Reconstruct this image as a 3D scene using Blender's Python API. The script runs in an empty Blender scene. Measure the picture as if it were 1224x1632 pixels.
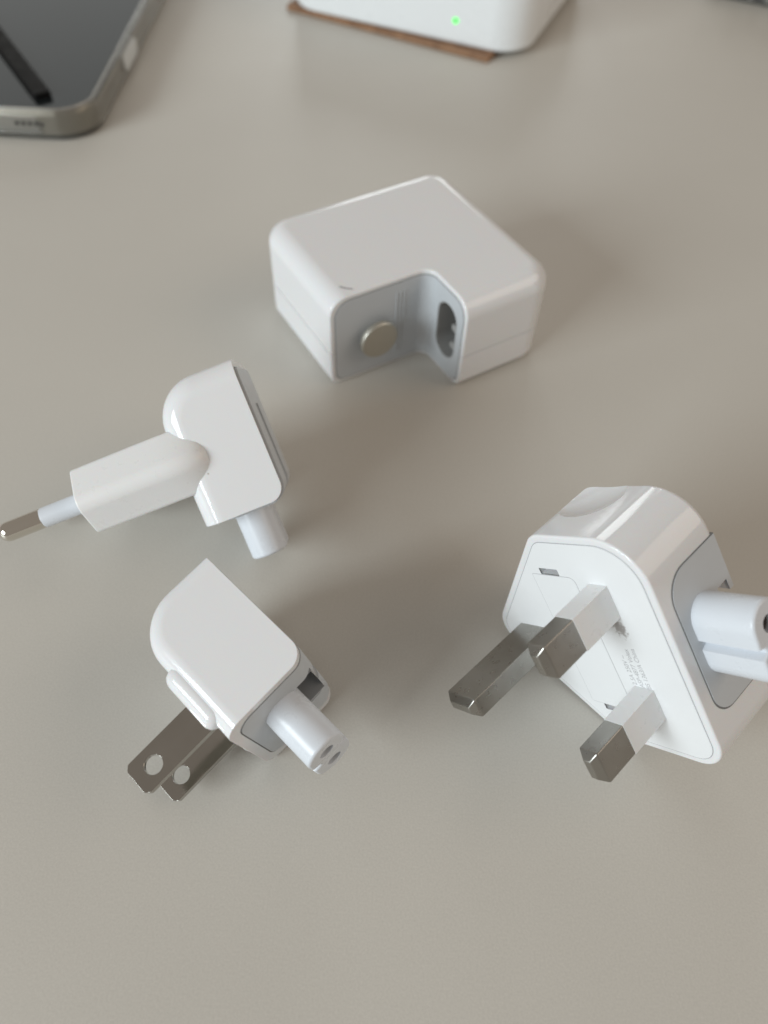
import bpy, bmesh, math, random
from mathutils import Matrix, Vector
random.seed(4)
SC = bpy.context.scene
COL = SC.collection
S = 0.001                      # everything below is written in millimetres

# ------------------------------------------------------------------ camera
TH, RO, CH = 0.632, 0.045, 145.7
d = Vector((0, math.sin(TH), -math.cos(TH))); r = Vector((1, 0, 0)); u = r.cross(d)
r2 = math.cos(RO) * r + math.sin(RO) * u; u2 = -math.sin(RO) * r + math.cos(RO) * u
cd = bpy.data.cameras.new('camera'); cam = bpy.data.objects.new('camera', cd); COL.objects.link(cam)
M = Matrix((r2, u2, -d)).transposed().to_4x4(); M.translation = Vector((0, 0, CH * S)); cam.matrix_world = M
cd.sensor_fit = 'VERTICAL'; cd.sensor_height = 34.6; cd.lens = 26.0
cd.clip_start = 0.005; cd.clip_end = 20
cd.dof.use_dof = True; cd.dof.focus_distance = 0.138; cd.dof.aperture_fstop = 12.0; cd.dof.aperture_blades = 0
SC.camera = cam

# ------------------------------------------------------------------ light
W = bpy.data.worlds.new('World'); SC.world = W; W.use_nodes = True
bg = W.node_tree.nodes['Background']; bg.inputs[0].default_value = (1.0, 0.90, 0.80, 1); bg.inputs[1].default_value = 0.275

def area(name, loc, target, sx, sy, power, col):
    l = bpy.data.lights.new(name, 'AREA'); l.shape = 'RECTANGLE'; l.size = sx; l.size_y = sy
    l.energy = power; l.color = col
    o = bpy.data.objects.new(name, l); COL.objects.link(o); o.location = loc
    o.rotation_euler = (Vector(target) - Vector(loc)).to_track_quat('-Z', 'Y').to_euler(); return o
area('window_light', (-1.05, -0.72, 0.55), (0, 0.13, 0.02), 0.78, 0.50, 16.6, (0.87, 0.96, 1.0))
area('far_window_light', (-0.35, 1.65, 0.47), (-0.1, 0.2, 0.1), 1.9, 0.42, 0.9, (0.86, 0.97, 1.0))
area('far_window_pane', (0.20, 1.60, 0.46), (0.0, 0.1, 0.05), 0.22, 0.46, 1.1, (0.95, 1.0, 1.0))
area('far_window_pane', (-0.12, 1.60, 0.46), (0.0, 0.1, 0.05), 0.22, 0.46, 1.3, (0.95, 1.0, 1.0))
area('side_fill_light', (1.30, 0.10, 1.00), (0, 0.13, 0), 1.2, 0.80, 4.8, (1.0, 0.85, 0.70))  # added soft warm fill from the right, no window known there

SC.view_settings.view_transform = 'Standard'; SC.view_settings.look = 'None'
SC.view_settings.exposure = 0.14; SC.view_settings.gamma = 1

# ------------------------------------------------------------------ materials
def mat(name, col, rough=0.4, metal=0.0, **kw):
    m = bpy.data.materials.new(name); m.use_nodes = True; nt = m.node_tree
    b = nt.nodes['Principled BSDF']
    b.inputs['Base Color'].default_value = (*col, 1); b.inputs['Roughness'].default_value = rough; b.inputs['Metallic'].default_value = metal
    for k, v in kw.items():
        b.inputs[k.replace('_', ' ')].default_value = v
    m['_b'] = 1
    return m
def nodes(m): return m.node_tree.nodes, m.node_tree.links, m.node_tree.nodes['Principled BSDF']
def noise(m, scale, detail=3.0, rough=0.55, vec=None, stretch=None):
    N, L, b = nodes(m)
    tc = N.new('ShaderNodeTexCoord'); n = N.new('ShaderNodeTexNoise')
    n.inputs['Scale'].default_value = scale; n.inputs['Detail'].default_value = detail; n.inputs['Roughness'].default_value = rough
    if stretch:
        mp = N.new('ShaderNodeMapping'); mp.inputs['Scale'].default_value = stretch
        L.new(tc.outputs['Object'], mp.inputs['Vector']); L.new(mp.outputs[0], n.inputs['Vector'])
    else: L.new(tc.outputs['Object'], n.inputs['Vector'])
    return n
def maprange(m, src, a, b_, c, d_):
    N, L, b = nodes(m); r = N.new('ShaderNodeMapRange')
    for i, v in zip((1, 2, 3, 4), (a, b_, c, d_)): r.inputs[i].default_value = v
    L.new(src, r.inputs[0]); return r.outputs[0]
def rough_noise(m, scale, lo, hi, **k):
    N, L, b = nodes(m); n = noise(m, scale, **k); L.new(maprange(m, n.outputs[0], 0.3, 0.7, lo, hi), b.inputs['Roughness'])
def col_noise(m, scale, c0, c1, lo=0.35, hi=0.65, **k):
    N, L, b = nodes(m); n = noise(m, scale, **k); mx = N.new('ShaderNodeMix'); mx.data_type = 'RGBA'
    mx.inputs[6].default_value = (*c0, 1); mx.inputs[7].default_value = (*c1, 1)
    L.new(maprange(m, n.outputs[0], lo, hi, 0, 1), mx.inputs[0]); L.new(mx.outputs[2], b.inputs['Base Color']); return mx
def bump(m, scale, strength, dist, **k):
    N, L, b = nodes(m); n = noise(m, scale, **k); bp = N.new('ShaderNodeBump')
    bp.inputs['Strength'].default_value = strength; bp.inputs['Distance'].default_value = dist
    L.new(n.outputs[0], bp.inputs['Height']); L.new(bp.outputs[0], b.inputs['Normal'])

WHITE = mat('glossy_white_plastic', (0.77, 0.77, 0.78), 0.16, Subsurface_Weight=0.12, Subsurface_Scale=0.001)
rough_noise(WHITE, 90, 0.06, 0.14); bump(WHITE, 120, 0.02, 0.0004)
def specks(m, base, dirt, scale, rare_, r0, r1):
    N, L, b = nodes(m); vt = N.new('ShaderNodeTexVoronoi'); vt.inputs['Scale'].default_value = scale; tcv = N.new('ShaderNodeTexCoord'); L.new(tcv.outputs['Object'], vt.inputs['Vector'])
    vs = N.new('ShaderNodeSeparateColor'); L.new(vt.outputs['Color'], vs.inputs[0])
    ra = N.new('ShaderNodeMath'); ra.operation = 'GREATER_THAN'; ra.inputs[1].default_value = rare_; L.new(vs.outputs[0], ra.inputs[0])
    sp = N.new('ShaderNodeMath'); sp.operation = 'MULTIPLY'; L.new(maprange(m, vt.outputs['Distance'], r0, r1, 1, 0), sp.inputs[0]); L.new(ra.outputs[0], sp.inputs[1])
    dm = N.new('ShaderNodeMix'); dm.data_type = 'RGBA'; dm.inputs[6].default_value = (*base, 1); dm.inputs[7].default_value = (*dirt, 1)
    L.new(sp.outputs[0], dm.inputs[0]); L.new(dm.outputs[2], b.inputs['Base Color'])
specks(WHITE, (0.77, 0.77, 0.78), (0.45, 0.42, 0.38), 260, 0.93, 0.03, 0.07)
WHITE_WORN = mat('satin_white_plastic', (0.80, 0.80, 0.80), 0.3, Subsurface_Weight=0.1, Subsurface_Scale=0.001)
rough_noise(WHITE_WORN, 400, 0.26, 0.34); bump(WHITE_WORN, 900, 0.06, 0.0002)
FACE = mat('matt_white_plastic_with_smudge', (0.83, 0.84, 0.85), 0.38)
LINER = mat('pale_grey_plastic', (0.54, 0.565, 0.59), 0.42); rough_noise(LINER, 300, 0.36, 0.5)
CONN = mat('cool_white_plastic', (0.68, 0.71, 0.755), 0.3); rough_noise(CONN, 200, 0.24, 0.36)
SEAM = mat('dark_seam', (0.19, 0.19, 0.19), 0.8)
SEAM2 = mat('grey_seam', (0.40, 0.40, 0.41), 0.8)
GASKET = mat('brown_grey_seam', (0.12, 0.115, 0.11), 0.8)
CAVITY = mat('dark_grey_socket_plastic', (0.34, 0.34, 0.335), 0.6)
SLOT = mat('shaded_grey_slot_plastic', (0.30, 0.31, 0.32), 0.5)  # grey plastic, coloured darker to hold the shade inside the slot
HOLE = mat('brown_grey_contact_hole', (0.16, 0.14, 0.13), 0.6)
PRINT = mat('grey_print', (0.47, 0.47, 0.48), 0.6)
PINM = mat('dull_nickel_pin', (0.36, 0.33, 0.28), 0.32, 1.0)
col_noise(PINM, 90, (0.42, 0.41, 0.385), (0.33, 0.315, 0.285), 0.30, 0.75, detail=4.0, rough=0.5); 
rough_noise(PINM, 700, 0.26, 0.34)
BLADE = mat('nickel_blade', (0.52, 0.47, 0.38), 0.16, 1.0)
col_noise(BLADE, 120, (0.46, 0.442, 0.408), (0.42, 0.402, 0.368), detail=6.0); rough_noise(BLADE, 700, 0.10, 0.15)
CHROME = mat('polished_nickel', (0.70, 0.67, 0.61), 0.07, 1.0); rough_noise(CHROME, 400, 0.03, 0.09)
STUD = mat('brushed_steel_button', (0.57, 0.55, 0.49), 0.45, 1.0); rough_noise(STUD, 600, 0.42, 0.52)

# smudge on the plug face: a stain with a shape of its own beside one pin
N, L, b = nodes(FACE)
tc = N.new('ShaderNodeTexCoord'); mp = N.new('ShaderNodeMapping'); mp.vector_type = 'TEXTURE'
mp.inputs['Location'].default_value = (-0.0006, -0.0054, 0); mp.inputs['Scale'].default_value = (0.0018, 0.0026, 0.01); mp.inputs['Rotation'].default_value = (0, 0, 0.2)
ln = N.new('ShaderNodeVectorMath'); ln.operation = 'LENGTH'
L.new(tc.outputs['Object'], mp.inputs[0]); L.new(mp.outputs[0], ln.inputs[0])
n1 = noise(FACE, 1500, 4, 0.6)
ad = N.new('ShaderNodeMath'); ad.operation = 'MULTIPLY_ADD'; ad.inputs[1].default_value = 1.9; L.new(n1.outputs[0], ad.inputs[0]); L.new(ln.outputs['Value'], ad.inputs[2])
sm = maprange(FACE, ad.outputs[0], 1.35, 1.85, 1, 0)
n2 = noise(FACE, 60, 4); sm2 = maprange(FACE, n2.outputs[0], 0.55, 0.85, 0, 0.10)
mxx = N.new('ShaderNodeMath'); mxx.operation = 'MAXIMUM'; L.new(sm, mxx.inputs[0]); L.new(sm2, mxx.inputs[1])
mx = N.new('ShaderNodeMix'); mx.data_type = 'RGBA'; mx.inputs[6].default_value = (0.79, 0.80, 0.81, 1); mx.inputs[7].default_value = (0.36, 0.34, 0.33, 1)
L.new(mxx.outputs[0], mx.inputs[0]); L.new(mx.outputs[2], b.inputs['Base Color'])
bump(FACE, 1400, 0.06, 0.0002)

TABLE = mat('satin_greige_laminate', (0.47, 0.455, 0.40), 0.42)
mx = col_noise(TABLE, 14, (0.562, 0.536, 0.487), (0.546, 0.520, 0.472), detail=6.0)
N, L, b = nodes(TABLE)
g = noise(TABLE, 2600, 2); gm = N.new('ShaderNodeMix'); gm.data_type = 'RGBA'; gm.blend_type = 'MULTIPLY'; gm.inputs[0].default_value = 1
cr = N.new('ShaderNodeCombineColor'); gv = maprange(TABLE, g.outputs[0], 0.25, 0.75, 0.94, 1.055)
for i in range(3): L.new(gv, cr.inputs[i])
L.new(mx.outputs[2], gm.inputs[6]); L.new(cr.outputs[0], gm.inputs[7]); L.new(gm.outputs[2], b.inputs['Base Color'])
rough_noise(TABLE, 22, 0.44, 0.50, detail=8.0, rough=0.65)
vt = N.new('ShaderNodeTexVoronoi'); vt.inputs['Scale'].default_value = 75; tcv = N.new('ShaderNodeTexCoord'); L.new(tcv.outputs['Object'], vt.inputs['Vector'])
vs = N.new('ShaderNodeSeparateColor'); L.new(vt.outputs['Color'], vs.inputs[0])
rare = N.new('ShaderNodeMath'); rare.operation = 'GREATER_THAN'; rare.inputs[1].default_value = 0.93; L.new(vs.outputs[0], rare.inputs[0])
spk = maprange(TABLE, vt.outputs['Distance'], 0.010, 0.024, 1, 0); spm = N.new('ShaderNodeMath'); spm.operation = 'MULTIPLY'; L.new(spk, spm.inputs[0]); L.new(rare.outputs[0], spm.inputs[1])
dm = N.new('ShaderNodeMix'); dm.data_type = 'RGBA'; dm.inputs[7].default_value = (0.30, 0.28, 0.24, 1); L.new(spm.outputs[0], dm.inputs[0]); L.new(gm.outputs[2], dm.inputs[6]); L.new(dm.outputs[2], b.inputs['Base Color'])
bump(TABLE, 1500, 0.10, 0.0002)

BOXM = mat('white_box_plastic', (0.80, 0.82, 0.83), 0.28); rough_noise(BOXM, 60, 0.24, 0.34)
CARD = mat('tan_leather_mat', (0.30, 0.17, 0.10), 0.75); col_noise(CARD, 250, (0.30, 0.165, 0.090), (0.21, 0.112, 0.06)); bump(CARD, 700, 0.3, 0.0004)
LED = mat('green_led', (0.0, 0.10, 0.01), 0.5); nodes(LED)[2].inputs['Emission Color'].default_value = (0.003, 1.0, 0.03, 1); nodes(LED)[2].inputs['Emission Strength'].default_value = 1.6
GLASS = mat('black_phone_glass', (0.012, 0.014, 0.015), 0.03); rough_noise(GLASS, 40, 0.02, 0.08)
STEEL = mat('grey_phone_frame', (0.34, 0.33, 0.305), 0.35, 1.0); rough_noise(STEEL, 200, 0.3, 0.42)
CASE = mat('clear_rubber_case', (0.80, 0.78, 0.73), 0.12, Transmission_Weight=0.95, IOR=1.40); rough_noise(CASE, 100, 0.08, 0.14)
BTN = mat('pale_button', (0.60, 0.615, 0.61), 0.4); rough_noise(BTN, 300, 0.35, 0.5)
BLACK = mat('matt_black_plastic', (0.006, 0.006, 0.006), 0.6, Specular_IOR_Level=0.15); rough_noise(BLACK, 300, 0.4, 0.6)
DARK = mat('dark_grey_metal', (0.10, 0.10, 0.095), 0.4, 0.6); rough_noise(DARK, 200, 0.3, 0.5)
REFLECT = mat('reflection_strip_grey', (0.30, 0.30, 0.28), 0.4, 0.5); rough_noise(REFLECT, 200, 0.3, 0.5)  # paler grey painted in for reflections on the dark block

# ------------------------------------------------------------------ mesh helpers (mm)
def rpoly(pts, n=10):
    """closed outline from (x, y, radius) corners, counter-clockwise"""
    out = []; k = len(pts)
    for i in range(k):
        p = Vector(pts[i][:2]); a = (Vector(pts[i - 1][:2]) - p).normalized(); c = (Vector(pts[(i + 1) % k][:2]) - p).normalized(); R = pts[i][2]
        if R < 1e-6: out.append(p); continue
        ang = math.acos(max(-1, min(1, a.dot(c)))); t = R / math.tan(ang / 2); cen = p + (a + c).normalized() * (R / math.sin(ang / 2))
        v0 = p + a * t - cen; v1 = p + c * t - cen
        tot = math.atan2(v0.x * v1.y - v0.y * v1.x, v0.dot(v1)); m = max(2, int(n * abs(tot) / 1.571) + 1)
        for j in range(m + 1):
            th = tot * j / m
            out.append(cen + Vector((v0.x * math.cos(th) - v0.y * math.sin(th), v0.x * math.sin(th) + v0.y * math.cos(th))))
    res = []
    for p in out:
        if not res or (p - res[-1]).length > 1e-4: res.append(p)
    if (res[0] - res[-1]).length < 1e-4: res.pop()
    return res
def circle(cx, cy, R, n=40): return [Vector((cx + R * math.cos(6.283185 * i / n), cy + R * math.sin(6.283185 * i / n))) for i in range(n)]
def offs(pl, dd):
    if abs(dd) < 1e-9: return pl
    k = len(pl); out = []
    for i in range(k):
        a = (pl[i] - pl[i - 1]); c = (pl[(i + 1) % k] - pl[i])
        n1 = Vector((-a.y, a.x)).normalized(); n2 = Vector((-c.y, c.x)).normalized(); nn = n1 + n2
        out.append(pl[i] + nn * (dd / max(0.2, 1 + n1.dot(n2))))
    return out
def loft(loops):
    bm = bmesh.new(); rows = [[bm.verts.new(p) for p in lp] for lp in loops]; k = len(rows[0])
    for a, c in zip(rows, rows[1:]):
        for i in range(k): bm.faces.new((a[i], a[(i + 1) % k], c[(i + 1) % k], c[i]))
    bm.faces.new(rows[0][::-1]); bm.faces.new(rows[-1]); return bm
def prism(pl, z0, z1, r0=0, r1=0, seg=6):
    loops = []
    def lay(o, z): loops.append([(p.x, p.y, z) for p in offs(pl, o)])
    if r0 > 0:
        for k in range(seg + 1):
            a = k / seg * math.pi / 2; lay(r0 * (1 - math.sin(a)), z0 + r0 * (1 - math.cos(a)))
    else: lay(0, z0)
    if r1 > 0:
        for k in range(seg + 1):
            a = k / seg * math.pi / 2; lay(r1 * (1 - math.cos(a)), z1 - r1 * (1 - math.sin(a)))
    else: lay(0, z1)
    return loft(loops)
def permute(bm, order):
    for v in bm.verts: c = v.co.copy(); v.co = (c[order[0]], c[order[1]], c[order[2]])
    return bm
ALONG_X = (2, 0, 1)      # outline (y, z) extruded along x
ALONG_Y = (1, 2, 0)      # outline (z, x) extruded along y
def box(x0, x1, y0, y1, z0, z1): return prism([Vector((x0, y0)), Vector((x1, y0)), Vector((x1, y1)), Vector((x0, y1))], z0, z1)
def chamfer_bar(cx, cy, hx, hy, z0, z1, c):
    lp = []
    for z, k in ((z0, 0), (z1 - c, 0), (z1, c)):
        lp.append([(cx - hx + k, cy - hy + k, z), (cx + hx - k, cy - hy + k, z), (cx + hx - k, cy + hy - k, z), (cx - hx + k, cy + hy - k, z)])
    return loft(lp)
def lathe(prof, n=32):
    """prof: (radius, height) about local z"""
    return loft([[(R * math.cos(6.283185 * i / n), R * math.sin(6.283185 * i / n), h) for i in range(n)] for R, h in prof])
def move(bm, v):
    for x in bm.verts: x.co += Vector(v)
    return bm
def strip(path, z0, z1, o0, o1, ra=(0, 0), rb=(0, 0)):
    """plate that follows a planar path [(point, outward normal)]; ra / rb round its (low, high) corners at the start / the end"""
    L_ = [0.0]
    for a, c in zip(path, path[1:]): L_.append(L_[-1] + (c[0] - a[0]).length)
    T = L_[-1]; us = sorted(set([x for x in L_] + [R * (1 - math.cos(k / 8 * 1.5708)) for R in ra for k in range(9)] + [T - R * (1 - math.cos(k / 8 * 1.5708)) for R in rb for k in range(9)]))
    uu = []
    for x in us:
        if not uu or x - uu[-1] > 1e-3: uu.append(x)
    def at(x):
        for i in range(len(L_) - 1):
            if x <= L_[i + 1] + 1e-9:
                f = (x - L_[i]) / (L_[i + 1] - L_[i]); return path[i][0].lerp(path[i + 1][0], f), path[i][1].lerp(path[i + 1][1], f).normalized()
        return path[-1]
    def cut(x, R0, R1):
        c = 0
        if R0 > 0 and x < R0: c = max(c, R0 - math.sqrt(max(0, R0 * R0 - (R0 - x) ** 2)))
        if R1 > 0 and T - x < R1: y = T - x; c = max(c, R1 - math.sqrt(max(0, R1 * R1 - (R1 - y) ** 2)))
        return c
    rows = []
    for x in uu:
        p, n = at(x); lo = z0 + cut(x, ra[0], rb[0]); hi = z1 - cut(x, ra[1], rb[1]); f = p + n * o1; bk = p + n * o0
        rows.append([(f.x, f.y, lo), (f.x, f.y, hi), (bk.x, bk.y, hi), (bk.x, bk.y, lo)])
    return loft(rows)
def fixn(bm):
    bmesh.ops.recalc_face_normals(bm, faces=bm.faces); return bm
def tmp(bm):
    me = bpy.data.meshes.new('tmp'); fixn(bm); bm.to_mesh(me); bm.free(); o = bpy.data.objects.new('tmp', me); COL.objects.link(o); return o
def boolean(bm, ops):
    o = tmp(bm); kill = [o]
    for kind, other in ops:
        c = tmp(other); kill.append(c); m = o.modifiers.new('b', 'BOOLEAN'); m.operation = kind; m.object = c; m.solver = 'EXACT'
    dg = bpy.context.evaluated_depsgraph_get(); dg.update()
    me = bpy.data.meshes.new_from_object(o.evaluated_get(dg)); out = bmesh.new(); out.from_mesh(me)
    for k in kill:
        m_ = k.data; bpy.data.objects.remove(k); bpy.data.meshes.remove(m_)
    bpy.data.meshes.remove(me)
    bmesh.ops.remove_doubles(out, verts=out.verts, dist=1e-4)
    return out
def put(name, bm, m, parent=None, pose=None, bevel=0.0, smooth=32, seg=2, label=None, skipz=None):
    fixn(bm)
    for v in bm.verts: v.co *= S
    me = bpy.data.meshes.new(name); bm.to_mesh(me); bm.free(); me.materials.append(m)
    me.polygons.foreach_set('use_smooth', [True] * len(me.polygons)); me.set_sharp_from_angle(angle=math.radians(smooth))
    o = bpy.data.objects.new(name, me); COL.objects.link(o)
    if bevel > 0:
        if skipz is not None:
            at = me.attributes.new('bevel_weight_edge', 'FLOAT', 'EDGE'); sh = me.attributes['sharp_edge'].data
            for e in me.edges:
                z = (me.vertices[e.vertices[0]].co.z + me.vertices[e.vertices[1]].co.z) / 2 / S
                at.data[e.index].value = 1.0 if sh[e.index].value and abs(z - skipz) > 0.3 else 0.0
        b = o.modifiers.new('edge', 'BEVEL'); b.width = bevel * S; b.segments = seg; b.limit_method = 'ANGLE'; b.angle_limit = math.radians(40); b.use_clamp_overlap = True; b.harden_normals = False
        if skipz is not None: b.limit_method = 'WEIGHT'
    w = o.modifiers.new('normals', 'WEIGHTED_NORMAL'); w.keep_sharp = True; w.weight = 60
    if pose is not None: o.matrix_world = pose
    if parent is not None:
        o.parent = parent; o.matrix_parent_inverse = Matrix.Identity(4)
        o.matrix_basis = Matrix.Translation(-parent.location) @ (pose if pose is not None else Matrix.Identity(4))
    if label: o['label'] = label
    return o
def thing(name, label, cat, base):
    e = bpy.data.objects.new(name, None); COL.objects.link(e); e.location = Vector((base[0], base[1], 0)) * S; e.empty_display_size = 0.01
    e['label'] = label; e['category'] = cat; return e
def tag(o, label, cat): o['label'] = label; o['category'] = cat; return o
def pose(R, t):
    q = Matrix(R).to_quaternion().to_matrix(); m = q.to_4x4(); m.translation = Vector(t) * S; return m
def settle(root):
    bpy.context.view_layer.update(); lo = 1e9
    dg = bpy.context.evaluated_depsgraph_get()
    for c in root.children_recursive:
        ev = c.evaluated_get(dg)
        for v in ev.data.vertices: lo = min(lo, (c.matrix_world @ v.co).z)
    for c in root.children: c.location.z -= lo - 0.00003
    return lo / S

# ------------------------------------------------------------------ tabletop
t = put('tabletop', box(-520, 520, -320, 760, -25, 0), TABLE, bevel=2); t['kind'] = 'structure'

# ------------------------------------------------------------------ power adapter (charger with an open corner notch)
CW, CL, CA, CB, CHT = 56.05, 57.0, 17.06, 28.8, 27.25
PC = pose([[0.8407430, -0.5414344, 0], [0.5414344, 0.8407430, 0], [0, 0, 1]], (-6.12, 133.1, 0.03))
def cput(name, bm, *a, **k): return put(name, permute(bm, (1, 0, 2)), *a, **k)
ch = thing('power_adapter', 'square white power adapter block with a notched corner and round metal button', 'charger', (5, 165))
def charger_shell(z0, z1, r0, r1):
    # local x = along the bright side, y = along the front side; material lies at +x, +y seen from the notch corner
    b_ = prism(rpoly([(0, 0, 7), (CW, 0, 7), (CW, CL, 7), (0, CL, 7.5)]), z0, z1, r0, r1, 8)
    n = prism(rpoly([(-20, -20, 0), (CA, -20, 0), (CA, CB, 3.4), (-20, CB, 0)], 14), -5, 40)
    return b_, n
def sock_outline(gr=0.0):
    # figure-eight inlet, seen in (x, z); a straight side and a side with two small nubs
    c0, c1, R = 9.9, 18.0, 4.25 + gr; cx = 7.8; o = []
    for k in range(13): a = math.radians(180 + 15 * k); o.append(Vector((cx + R * math.cos(a), c0 + R * math.sin(a))))
    # now at (cx+R, c0) going up on the + side
    for k in range(13): a = math.radians(15 * k); o.append(Vector((cx + R * math.cos(a), c1 + R * math.sin(a))))
    return o
def nubs(pl):
    out = []; cx, R = 7.8, 4.25
    for p in pl: out.append(p)
    # on the low-x side, travelling down from (cx-R, c1) to (cx-R, c0)
    x = cx - R
    for z in (16.9, 11.2):
        out += [Vector((x, z + 0.9)), Vector((x + 1.7, z + 0.5)), Vector((x + 1.7, z - 0.5)), Vector((x, z - 0.9))]
    return out
def sock_cut(gr, depth):      # outline (x, z) -> y
    bm = prism(sock_outline(gr), CB - 4, CB + depth)
    return permute(bm, (0, 2, 1))
SPLIT = 10.6
for nm, z0, z1, r0, r1 in (('upper_shell', SPLIT + 0.13, CHT, 0, 5.0), ('base_shell', 0.0, SPLIT - 0.13, 2.8, 0)):
    b_, n_ = charger_shell(z0, z1, r0, r1)
    cput(nm, boolean(b_, [('DIFFERENCE', n_), ('DIFFERENCE', sock_cut(0.05, 15))]), WHITE, ch, PC, bevel=0.4, skipz=SPLIT)
core = prism(rpoly([(0.4, 0.4, 6.6), (CW - 0.4, 0.4, 6.6), (CW - 0.4, CL - 0.4, 6.6), (0.4, CL - 0.4, 6.6)]), SPLIT - 0.3, SPLIT + 0.3)
cput('seam_gasket', boolean(core, [('DIFFERENCE', prism(rpoly([(-20, -20, 0), (CA + .4, -20, 0), (CA + .4, CB + .4, 3.8), (-20, CB + .4, 0)], 14), -5, 40)), ('DIFFERENCE', sock_cut(0.3, 15))]), GASKET, ch, PC)
def notch_path(inset0, inset1):
    p = [(Vector((CA, inset0)), Vector((-1, 0)))]; R = 3.4
    for k in range(13):
        a = math.radians(90 * k / 12); cen = Vector((CA - R, CB - R))
        p.append((cen + R * Vector((math.cos(a), math.sin(a))), -Vector((math.cos(a), math.sin(a)))))
    p.append((Vector((inset1, CB)), Vector((0, -1)))); return p
cput('liner_seam', boolean(strip(notch_path(1.35, 1.0), 1.05, CHT - 1.15, -0.3, 0.03, (2.5, 4.6), (2.5, 4.6)), [('DIFFERENCE', sock_cut(0.05, 15))]), SEAM, ch, PC)
liner = cput('notch_liner', boolean(strip(notch_path(1.6, 1.25), 1.3, CHT - 1.4, -0.3, 0.12, (2.4, 4.4), (2.4, 4.4)), [('DIFFERENCE', sock_cut(0.03, 15))]), LINER, ch, PC, bevel=0.08)
for k in range(3):
    cput('guide_rib', box(CA - 0.28, CA - 0.05, 18.9 + k * 1.15, 19.35 + k * 1.15, 4, CHT - 4), LINER, liner, None).matrix_basis = Matrix.Identity(4)
# socket cup with nubs
so = nubs(sock_outline(0)); sx = min(p.x for p in sock_outline(0)); n0 = len(sock_outline(0))
flat = [p if i < n0 else Vector((sx, p.y)) for i, p in enumerate(so)]; inn = offs(so, 0.3)
sk = cput('socket', loft([[(p.x, y, p.y) for p in pl] for pl, y in ((flat, CB + 13), (flat, CB - 0.02), (inn, CB - 0.02), (inn, CB + 11))]), CAVITY, ch, PC)
for z in (9.9, 18.0):
    q = cput('contact_pin', move(permute(lathe([(0.9, 11.2), (0.9, 6.6), (0.5, 6.0)]), (0, 2, 1)), (7.8, CB, z)), STUD, sk); q.matrix_basis = Matrix.Identity(4)
# round metal button on a stem
st = permute(lathe([(2.6, 0), (2.6, 1.9), (4.9, 2.0), (5.25, 2.25), (5.3, 3.2), (5.1, 3.55), (4.7, 3.7)], 48), (2, 0, 1))
for v in st.verts: v.co.x = CA - v.co.x; v.co.y += 12.6; v.co.z += 12.9
cput('metal_button', st, STUD, ch, PC, smooth=40)

# ------------------------------------------------------------------ shared plug pieces, local axes (s, q, w)
def duck_body(Ls, D, R0=9.0, rim=4.0, Wd=14.0, s0=0.0, q0=0.0):
    big = prism(rpoly([(s0, q0, R0), (Ls + 25, q0, 5), (Ls + 25, D + 25, 5), (s0, D + 25, 5)], 12), -Wd, Wd, rim, rim, 8)
    trim = prism(rpoly([(-10, -10, 0), (Ls, -10, 0), (Ls, D, 3.2), (-10, D, 0)], 12), -30, 30)
    return big, trim
def slot_cut(Ls, D, s0, g=0.0):
    return [('DIFFERENCE', box(s0, Ls + 5, D - 1.0, D + 3, -2.3 - g, 2.3 + g)), ('DIFFERENCE', box(s0 - 2, Ls + 5, D - 5.6 - g, D - 0.9 + g * 0.5, -5.9 - g, 5.9 + g))]
def slot_shade_lining(Ls, D, s0):  # added liner that darkens the slot in place of real shade
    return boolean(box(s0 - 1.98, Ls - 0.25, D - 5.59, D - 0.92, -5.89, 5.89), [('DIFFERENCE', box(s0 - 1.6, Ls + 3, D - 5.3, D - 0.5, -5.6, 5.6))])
def outer_path(Ls, D, R, i0, i1):
    p = [(Vector((Ls, i0)), Vector((1, 0)))]
    for k in range(13):
        a = math.radians(90 * k / 12); p.append((Vector((Ls - R, D - R)) + R * Vector((math.cos(a), math.sin(a))), Vector((math.cos(a), math.sin(a)))))
    p.append((Vector((i1, D)), Vector((0, 1)))); return p
def conn_outline(qc, hq=3.9, cw=3.6, g=0.95):
    """figure-eight in (q, w) with a groove at the waist on both sides"""
    o = []
    for k in range(17): a = math.radians(180 * k / 16); o.append(Vector((qc + hq * math.cos(a), cw + hq * math.sin(a))))
    o += [Vector((qc - hq, g)), Vector((qc - hq + 1.5, g * 0.4)), Vector((qc - hq + 1.5, -g * 0.4)), Vector((qc - hq, -g))]
    for k in range(17): a = math.radians(180 + 180 * k / 16); o.append(Vector((qc + hq * math.cos(a), -cw + hq * math.sin(a))))
    o += [Vector((qc + hq, -g)), Vector((qc + hq - 1.5, -g * 0.4)), Vector((qc + hq - 1.5, g * 0.4)), Vector((qc + hq, g))]
    return o
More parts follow.
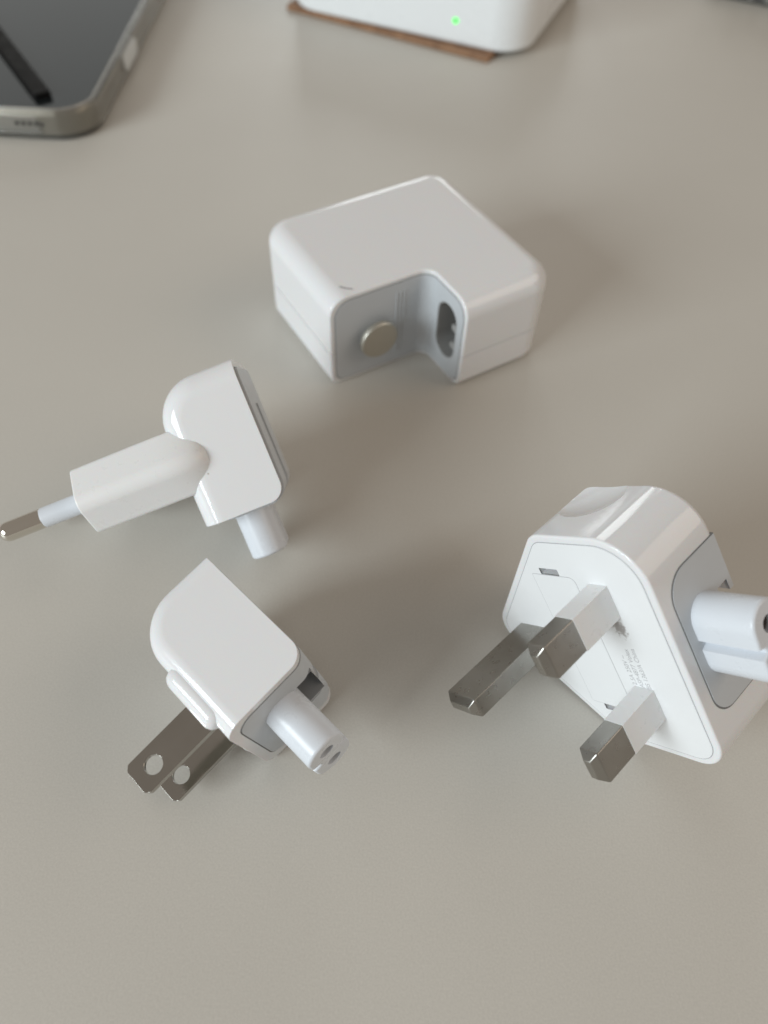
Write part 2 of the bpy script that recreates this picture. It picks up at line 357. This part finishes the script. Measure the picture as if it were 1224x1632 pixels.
def connector(root, P, Ls, qc, lc, order=ALONG_X, flip=None):
    bm = permute(prism(conn_outline(qc), Ls - 1.0, Ls + lc, 0, 0.55, 4), order)
    cuts = [('DIFFERENCE', permute(prism(circle(qc, w, 1.5, 28), Ls + lc - 7, Ls + lc + 2), order)) for w in (-3.5, 3.5)]
    bm = boolean(bm, cuts)
    plugs = [permute(prism(circle(qc, w, 1.62, 28), Ls + lc - 7.1, Ls + lc - 1.4), order) for w in (-3.5, 3.5)]
    bm = boolean(bm, [('DIFFERENCE', permute(prism(circle(qc, w, 1.6, 28), Ls + lc - 7.0, Ls + lc - 1.2), order)) for w in (-3.5, 3.5)])
    for p in plugs: p.free()
    lin = []
    for w in (-3.5, 3.5):
        lin.append(permute(lathe([(1.58, Ls + lc - 6.9), (1.58, Ls + lc - 1.3), (1.25, Ls + lc - 1.3), (1.2, Ls + lc - 6.5)], 28), (0, 1, 2)))
        for v in lin[-1].verts: v.co = Vector((v.co.z, v.co.x + qc, v.co.y + w)) if order == ALONG_X else v.co
    if flip:
        for x in [bm] + lin:
            for v in x.verts: v.co = flip(v.co)
    c = put('connector', bm, CONN, root, P, smooth=38)
    for x in lin:
        h = put('contact_hole', x, HOLE, c); h.matrix_basis = Matrix.Identity(4)
    return c

# ------------------------------------------------------------------ european plug with two round pins
EB, ES, ED, EL = 19.6, 15.35, 17.6, 28.9
PE = pose([[0.403517, 0.911308, 0.081805], [-0.629074, 0.341244, -0.698440], [-0.664409, 0.230371, 0.710978]], (-48.226, 113.428, 29.431))
eu = thing('european_plug', 'white plug head with a long hexagonal barrel and one round silver pin showing', 'plug', (-40, 105))
big, trim = duck_body(EL, ED, 9.0, 4.6)
put('body', boolean(big, [('INTERSECT', trim)] + slot_cut(EL, ED, 9.5)), WHITE, eu, PE, bevel=0.3)
put('liner_seam', boolean(strip(outer_path(EL, ED, 3.2, 4.2, 1.6), -12.6, 12.6, -0.3, 0.03, (3, 3), (2.2, 2.2)), slot_cut(EL, ED, 9.5, 0.4)), SEAM, eu, PE)
put('back_liner', boolean(strip(outer_path(EL, ED, 3.2, 4.45, 1.85), -12.35, 12.35, -0.3, 0.45, (3, 3), (2.2, 2.2)), slot_cut(EL, ED, 9.5)), LINER, eu, PE)
put('slot_shade_lining', slot_shade_lining(EL, ED, 9.5), SLOT, eu, PE)
# barrel: rounded hexagon in (w, s) swept along q, fading into the body
hexa = rpoly([(17.9, 0, 3.2), (12.6, 6.7, 1.3), (-12.6, 6.7, 1.3), (-17.9, 0, 3.2), (-12.6, -6.7, 1.3), (12.6, -6.7, 1.3)], 16)
loops = []
def ring(q, ks, kw):
    loops.append([(ES + p.y * ks, q, p.x * kw) for p in hexa])
ring(-EB, 0.955, 0.982); ring(-EB + 0.12, 0.972, 0.989); ring(-EB + 0.35, 0.985, 0.995)
for q, ks, kw in ((-12, 0.993, 1), (-6, 1, 1.0), (-2, 1, 1.0), (0.5, 1, 0.992), (2.5, 1, 0.972), (4.3, 0.99, 0.94), (5.6, 0.97, 0.895), (6.5, 0.94, 0.84), (7.2, 0.9, 0.76), (7.6, 0.85, 0.66)): ring(q, ks, kw)
bar = loft(loops)
put('barrel', bar, WHITE_WORN, eu, PE, smooth=50)
for w in (9.3, -9.3):
    def up(bm):
        for v in bm.verts: c = v.co.copy(); v.co = Vector((ES + c.x, -EB - c.z, w * (1 - 0.03 * c.z / 19) + c.y))
        return bm
    p = put('pin', up(lathe([(1.9, -0.5), (1.9, 9.6), (1.98, 9.7), (2.02, 9.85), (2.02, 16.9)] + [(2.02 * math.cos(a), 16.9 + 2.02 * math.sin(a)) for a in [math.radians(x) for x in (15, 30, 45, 60, 72, 82)]], 36)), CHROME, eu, PE, smooth=50)
    sl = put('sleeve', up(lathe([(1.93, -0.4), (2.06, -0.1), (2.06, 9.45), (1.98, 9.62)], 36)), CONN, p, smooth=50); sl.matrix_basis = Matrix.Identity(4)
connector(eu, PE, EL, 9.0, 10.8)
print('eu settle', settle(eu))

# ------------------------------------------------------------------ american plug with two flat blades
UL, UD, US_, UB = 26.05, 17.1, 17.86, 16.7
PU = pose([[0.738588, 0.657991, -0.146752], [-0.674038, 0.716659, -0.179090], [-0.012668, 0.231190, 0.972826]], (-40.10, 62.61, 12.87))
us = thing('american_plug', 'white plug head with two flat metal blades, each with a round hole', 'plug', (-25, 62))
big, trim = duck_body(UL, UD, 9.0, 3.6, 14.2, -1.25, -0.9)
put('body', boolean(big, [('INTERSECT', trim)] + slot_cut(UL, UD, 9.5)), WHITE, us, PU, bevel=0.3)
put('liner_seam', boolean(strip(outer_path(UL, UD, 3.2, 0.9, 0.4), -12.2, 12.6, -0.3, 0.03, (3.6, 3.6), (2.2, 2.2)), slot_cut(UL, UD, 9.5, 0.4)), SEAM, us, PU)
put('end_liner', boolean(strip(outer_path(UL, UD, 3.2, 1.15, 0.65), -11.95, 12.35, -0.3, 0.12, (3.4, 3.4), (2.2, 2.2)), slot_cut(UL, UD, 9.5)), LINER, us, PU)
put('slot_shade_lining', slot_shade_lining(UL, UD, 9.5), SLOT, us, PU)
for w in (6.35, -6.35):
    ol = rpoly([(US_ - 3.175, 3, 0), (US_ - 3.175, -UB + 0.9, 0.5), (US_ - 2.3, -UB, 0.5), (US_ + 2.3, -UB, 0.5), (US_ + 3.175, -UB + 0.9, 0.5), (US_ + 3.175, 3, 0)], 4)
    bl = prism(ol, w - 0.78, w + 0.78, 0, 0)
    for v in bl.verts:                       # the blade thins towards its tip
        if v.co.y < -UB + 1.2: v.co.z = w + (v.co.z - w) * (0.45 if v.co.y < -UB + 0.6 else 0.8)
    bl = boolean(bl, [('DIFFERENCE', prism(circle(US_, -UB + 3.95, 1.62, 40), w - 3, w + 3))])
    put('blade', bl, BLADE, us, PU, bevel=0.24)
for sg in (1, -1):
    # raised lip along the hinge of the blades
    prof = [(0.05, 0), (1.3, 0.2), (2.0, 0.7), (2.35, 1.6), (2.4, 2.4), (2.4, 10.8), (2.35, 11.6), (2.0, 12.4), (1.3, 12.85), (0.05, 13.0)]
    lip = lathe(prof, 28)
    for v in lip.verts: c = v.co.copy(); v.co = Vector((10.0 + c.z, 0.1 + c.x * 1.05, sg * (10.9 + c.y * 1.1)))
    put('hinge_lip', lip, WHITE, us, PU, smooth=60)
connector(us, PU, UL, 8.5, 10.9)
print('us settle', settle(us))

# ------------------------------------------------------------------ british plug with three square pins
PK = pose([[-0.526799, 0.488245, -0.695772], [0.494508, -0.489729, -0.718072], [-0.691335, -0.722345, 0.016548]], (43.238, 60.497, 25.013))
uk = thing('british_plug', 'large white plug with three square metal pins standing on its slanted side', 'plug', (48, 75))
DK = 17.3
KO = rpoly([(-11.1, -23.7, 9.0), (11.6, -23.7, 5.0), (34.6, 0, 5.5), (11.6, 23.7, 5.0), (-11.1, 23.7, 6.0)], 14)
def scoop(sy):
    bm = bmesh.new(); bmesh.ops.create_uvsphere(bm, u_segments=40, v_segments=24, radius=1)
    for v in bm.verts: v.co = Vector((6.8 + 7.6 * v.co.x, sy * 24.6 + 2.0 * v.co.y, -12.6 + 7.4 * v.co.z))
    return bm
face_slots = lambda z0: [('DIFFERENCE', prism(rpoly([(8.3, -16.6, 0.2), (12.9, -16.6, 0.2), (12.9, -15.2, 0.2), (8.3, -15.2, 0.2)], 3), z0, 2)),
                         ('DIFFERENCE', prism(rpoly([(8.6, 15.0, 0.2), (12.6, 15.0, 0.2), (12.6, 16.4, 0.2), (8.6, 16.4, 0.2)], 3), z0, 2))]
kslot = lambda: [('DIFFERENCE', box(-16, 6, -3.3, 3.3, -DK - 3, -DK + 1.3)), ('DIFFERENCE', box(-16, 8, -5.4, 5.4, -DK + 1.2, -DK + 4))]
put('body', boolean(prism(KO, -DK, 0, 1.3, 0.45, 5), [('DIFFERENCE', scoop(-1)), ('DIFFERENCE', scoop(1))] + face_slots(-3) + kslot()), WHITE, uk, PK, bevel=0.25)
put('face_seam', boolean(prism(offs(KO, 1.35), -0.3, 0.02), face_slots(-2)), SEAM2, uk, PK)
fp = put('face_plate', boolean(prism(offs(KO, 1.5), -0.3, 0.07), face_slots(-2)), FACE, uk, PK)
CP = rpoly([(5.1, -15.1, 1.2), (15.3, -15.1, 0.3), (15.3, 15.0, 0.3), (5.1, 15.0, 1.2)], 6)
put('cover_seam', boolean(prism(offs(CP, -0.09), -0.1, 0.085), face_slots(-2)), SEAM2, fp).matrix_basis = Matrix.Identity(4)
put('cover_plate', boolean(prism(CP, -0.1, 0.11), face_slots(-2)), FACE, fp).matrix_basis = Matrix.Identity(4)
for yc in (-11.1, 11.1):
    p = put('pin', chamfer_bar(0, yc, 1.98, 3.175, -0.5, 17.7, 1.25), PINM, uk, PK, bevel=0.18)
    q = put('sleeve', chamfer_bar(0, yc, 2.03, 3.225, -0.4, 9.3, 0.02), WHITE_WORN, p, bevel=0.08); q.matrix_basis = Matrix.Identity(4)
put('earth_pin', chamfer_bar(22.2, 0, 3.96, 1.98, -0.5, 22.73, 1.25), PINM, uk, PK, bevel=0.18)
# connector panel on the flat end, open towards the back
def panel(g): return rpoly([(-14 + g, -DK + 0.1, 0), (14 - g, -DK + 0.1, 0), (14 - g, -2.7 - g, 4.2), (-14 + g, -2.7 - g, 5.2)], 10)
put('liner_seam', boolean(permute(prism(panel(0), -11.14, -10.6), ALONG_X), kslot()), SEAM, uk, PK)
put('end_liner', boolean(permute(prism(panel(0.25), -11.24, -10.6), ALONG_X), kslot()), LINER, uk, PK)
connector(uk, PK, 11.1, 8.7, 10.9, ALONG_X, flip=lambda c: Vector((-c.x, c.z, -c.y)))
# print on the face
def lettering(txt, x, y, size):
    cu = bpy.data.curves.new('lettering', 'FONT'); cu.body = txt; cu.size = size; cu.extrude = 0.005
    o = bpy.data.objects.new('tmp_text', cu); COL.objects.link(o); dg = bpy.context.evaluated_depsgraph_get(); dg.update()
    me = bpy.data.meshes.new_from_object(o.evaluated_get(dg)); bm = bmesh.new(); bm.from_mesh(me); bpy.data.objects.remove(o); bpy.data.meshes.remove(me)
    for v in bm.verts: c = v.co.copy(); v.co = Vector((x + c.y, y - c.x * 0.92, 0.085 + c.z))
    q = put('lettering', bm, PRINT, fp); q.matrix_basis = Matrix.Identity(4)
    for m_ in list(q.modifiers): q.modifiers.remove(m_)
lettering('2.5A 250V ~', 1.35, 7.7, 1.42); lettering('ASP-4877 Volex', -0.15, 7.9, 1.42); lettering('BS 1363/A China', -1.65, 7.9, 1.42)
print('uk settle', settle(uk))

# ------------------------------------------------------------------ phone in a clear case
ph = thing('phone', 'dark glass phone in a clear case lying at the corner of the table', 'phone', (-147, 340))
X0, X1, Y0, Y1 = -186.0, -107.6, 262.6, 420.0
def slab(i, rad, z0, z1, a, c_, seg=6): return prism(rpoly([(X0 + i, Y0 + i, rad), (X1 - i, Y0 + i, rad), (X1 - i, Y1 - i, rad), (X0 + i, Y1 - i, rad)], 12), z0, z1, a, c_, seg)
case = boolean(slab(0, 13.5, 0, 10.6, 2.2, 0.6), [('DIFFERENCE', slab(1.5, 12, 1.0, 9.7, 1.4, 0)), ('DIFFERENCE', slab(2.3, 11.4, 5, 20, 0, 0)),
    ('DIFFERENCE', box(-166, -126.2, Y0 - 4, Y0 + 3, 2.6, 8.6))])
cs = put('case', case, CASE, ph, bevel=0.15)
fr = put('frame', slab(1.6, 11.9, 1.1, 9.4, 1.8, 1.2), STEEL, ph)
put('screen', slab(3.0, 10.6, 9.0, 9.62, 0, 0.3, 3), GLASS, ph)
for k in range(5):
    h = put('speaker_hole', permute(prism(circle(5.4, -134.4 + k * 2.25, 0.72, 16), Y0 + 1.4, Y0 + 1.75), ALONG_Y), BLACK, fr); h.matrix_basis = Matrix.Identity(4)
put('side_button', permute(prism(rpoly([(309.5, 2.6, 2.6), (329.0, 2.6, 2.6), (329.0, 8.6, 2.6), (309.5, 8.6, 2.6)], 6), X1 - 0.8, X1 + 0.6, 0, 0.4, 3), ALONG_X), BTN, ph)
dv = Vector((-0.57, 0.82)).normalized(); nv = Vector((dv.y, -dv.x)); e0 = Vector((-126.2, 273.2)); 
sp = [e0 + nv * 3.0, e0 + nv * 3.0 + dv * 75, e0 - nv * 3.0 + dv * 75, e0 - nv * 3.0]
tag(put('black_stick', prism(rpoly([(*p, 0.9) for p in sp], 5), 9.64, 11.8, 0.3, 0.4, 3), BLACK), 'thin black stick lying across the dark phone screen', 'stick')

# ------------------------------------------------------------------ white box with a green light on a brown mat
mt = prism(rpoly([(0, 0, 1.2), (98, 0, 1.2), (98, 98, 1.2), (0, 98, 1.2)], 5), 0, 2.4, 0.5, 0.7, 3)
a = math.atan2(-0.44, 0.90); c0 = Vector((36.3, 336.8))
PMAT = Matrix.Translation(Vector((c0.x, c0.y, 0)) * S) @ Matrix.Rotation(a, 4, 'Z') @ Matrix.Translation(Vector((-100, 0, 0.02)) * S)
m_ = put('brown_mat', mt, CARD); m_.matrix_world = PMAT; tag(m_, 'thin brown mat with sharp corners under the white box', 'mat')
ba = math.atan2(-0.375, 0.927)
wb = thing('white_box', 'white rounded box with a small green light at the top edge', 'network box', (20, 390))
PB = Matrix.Translation(Vector((48.2, 337.4, 2.45)) * S) @ Matrix.Rotation(ba, 4, 'Z')
put('housing', prism(rpoly([(-110, 0, 15), (0, 0, 15), (0, 100, 15), (-110, 100, 15)], 12), 0, 36, 1.6, 3, 5), BOXM, wb, PB)
lm = permute(lathe([(1.1, -0.3), (1.1, 0.1), (0.95, 0.2)], 20), (0, 2, 1))
for v in lm.verts: v.co = Vector((v.co.x - 30.2, -v.co.y, v.co.z + 8.8))
put('status_light', lm, LED, wb, PB)

# ------------------------------------------------------------------ dark block at the far corner
db = thing('dark_block', 'dark grey block with pale reflection strips cut off by the top corner of the photo', 'block', (175, 430))
PD = Matrix.Translation(Vector((146.0, 417.6, 0)) * S) @ Matrix.Rotation(math.atan2(-0.40, 0.915), 4, 'Z')
put('block_body', prism(rpoly([(-6, 0, 5), (80, 0, 5), (80, 60, 5), (-6, 60, 5)], 8), 0, 24, 0.8, 2, 4), DARK, db, PD)
for k, x in enumerate((3.0, 13.5, 21.5, 31.0)):  # raised pale strips stand in for upright reflections
    put('reflection_strip', box(x, x + (3.4 if k % 2 else 5.0), -0.9, 1, 1.4, 21), REFLECT, db, PD, bevel=0.5)

# ------------------------------------------------------------------ tiny dirt: a hair on the adapter
def hair(name, pts, rad, m, P, label):
    k = 6; lp = []
    for i, p in enumerate(pts):
        t_ = (Vector(pts[min(i + 1, len(pts) - 1)]) - Vector(pts[max(i - 1, 0)])).normalized(); n_ = t_.cross(Vector((0, 0, 1))).normalized(); b_ = n_.cross(t_)
        rr = rad * (0.4 if i in (0, len(pts) - 1) else 1)
        lp.append([Vector(p) + rr * (math.cos(6.283 * j / k) * n_ + math.sin(6.283 * j / k) * b_) for j in range(k)])
    o = put(name, loft(lp), m); o.matrix_world = P; tag(o, label, 'hair'); return o
hp = [(5.1 + 0.35 * i - 0.25 * math.sin(i * 0.5), 21.2 - 0.36 * i, CHT + 0.06) for i in range(8)]
hair('hair_strand', hp, 0.07, BLACK, PC, 'short dark hair lying on top of the power adapter')
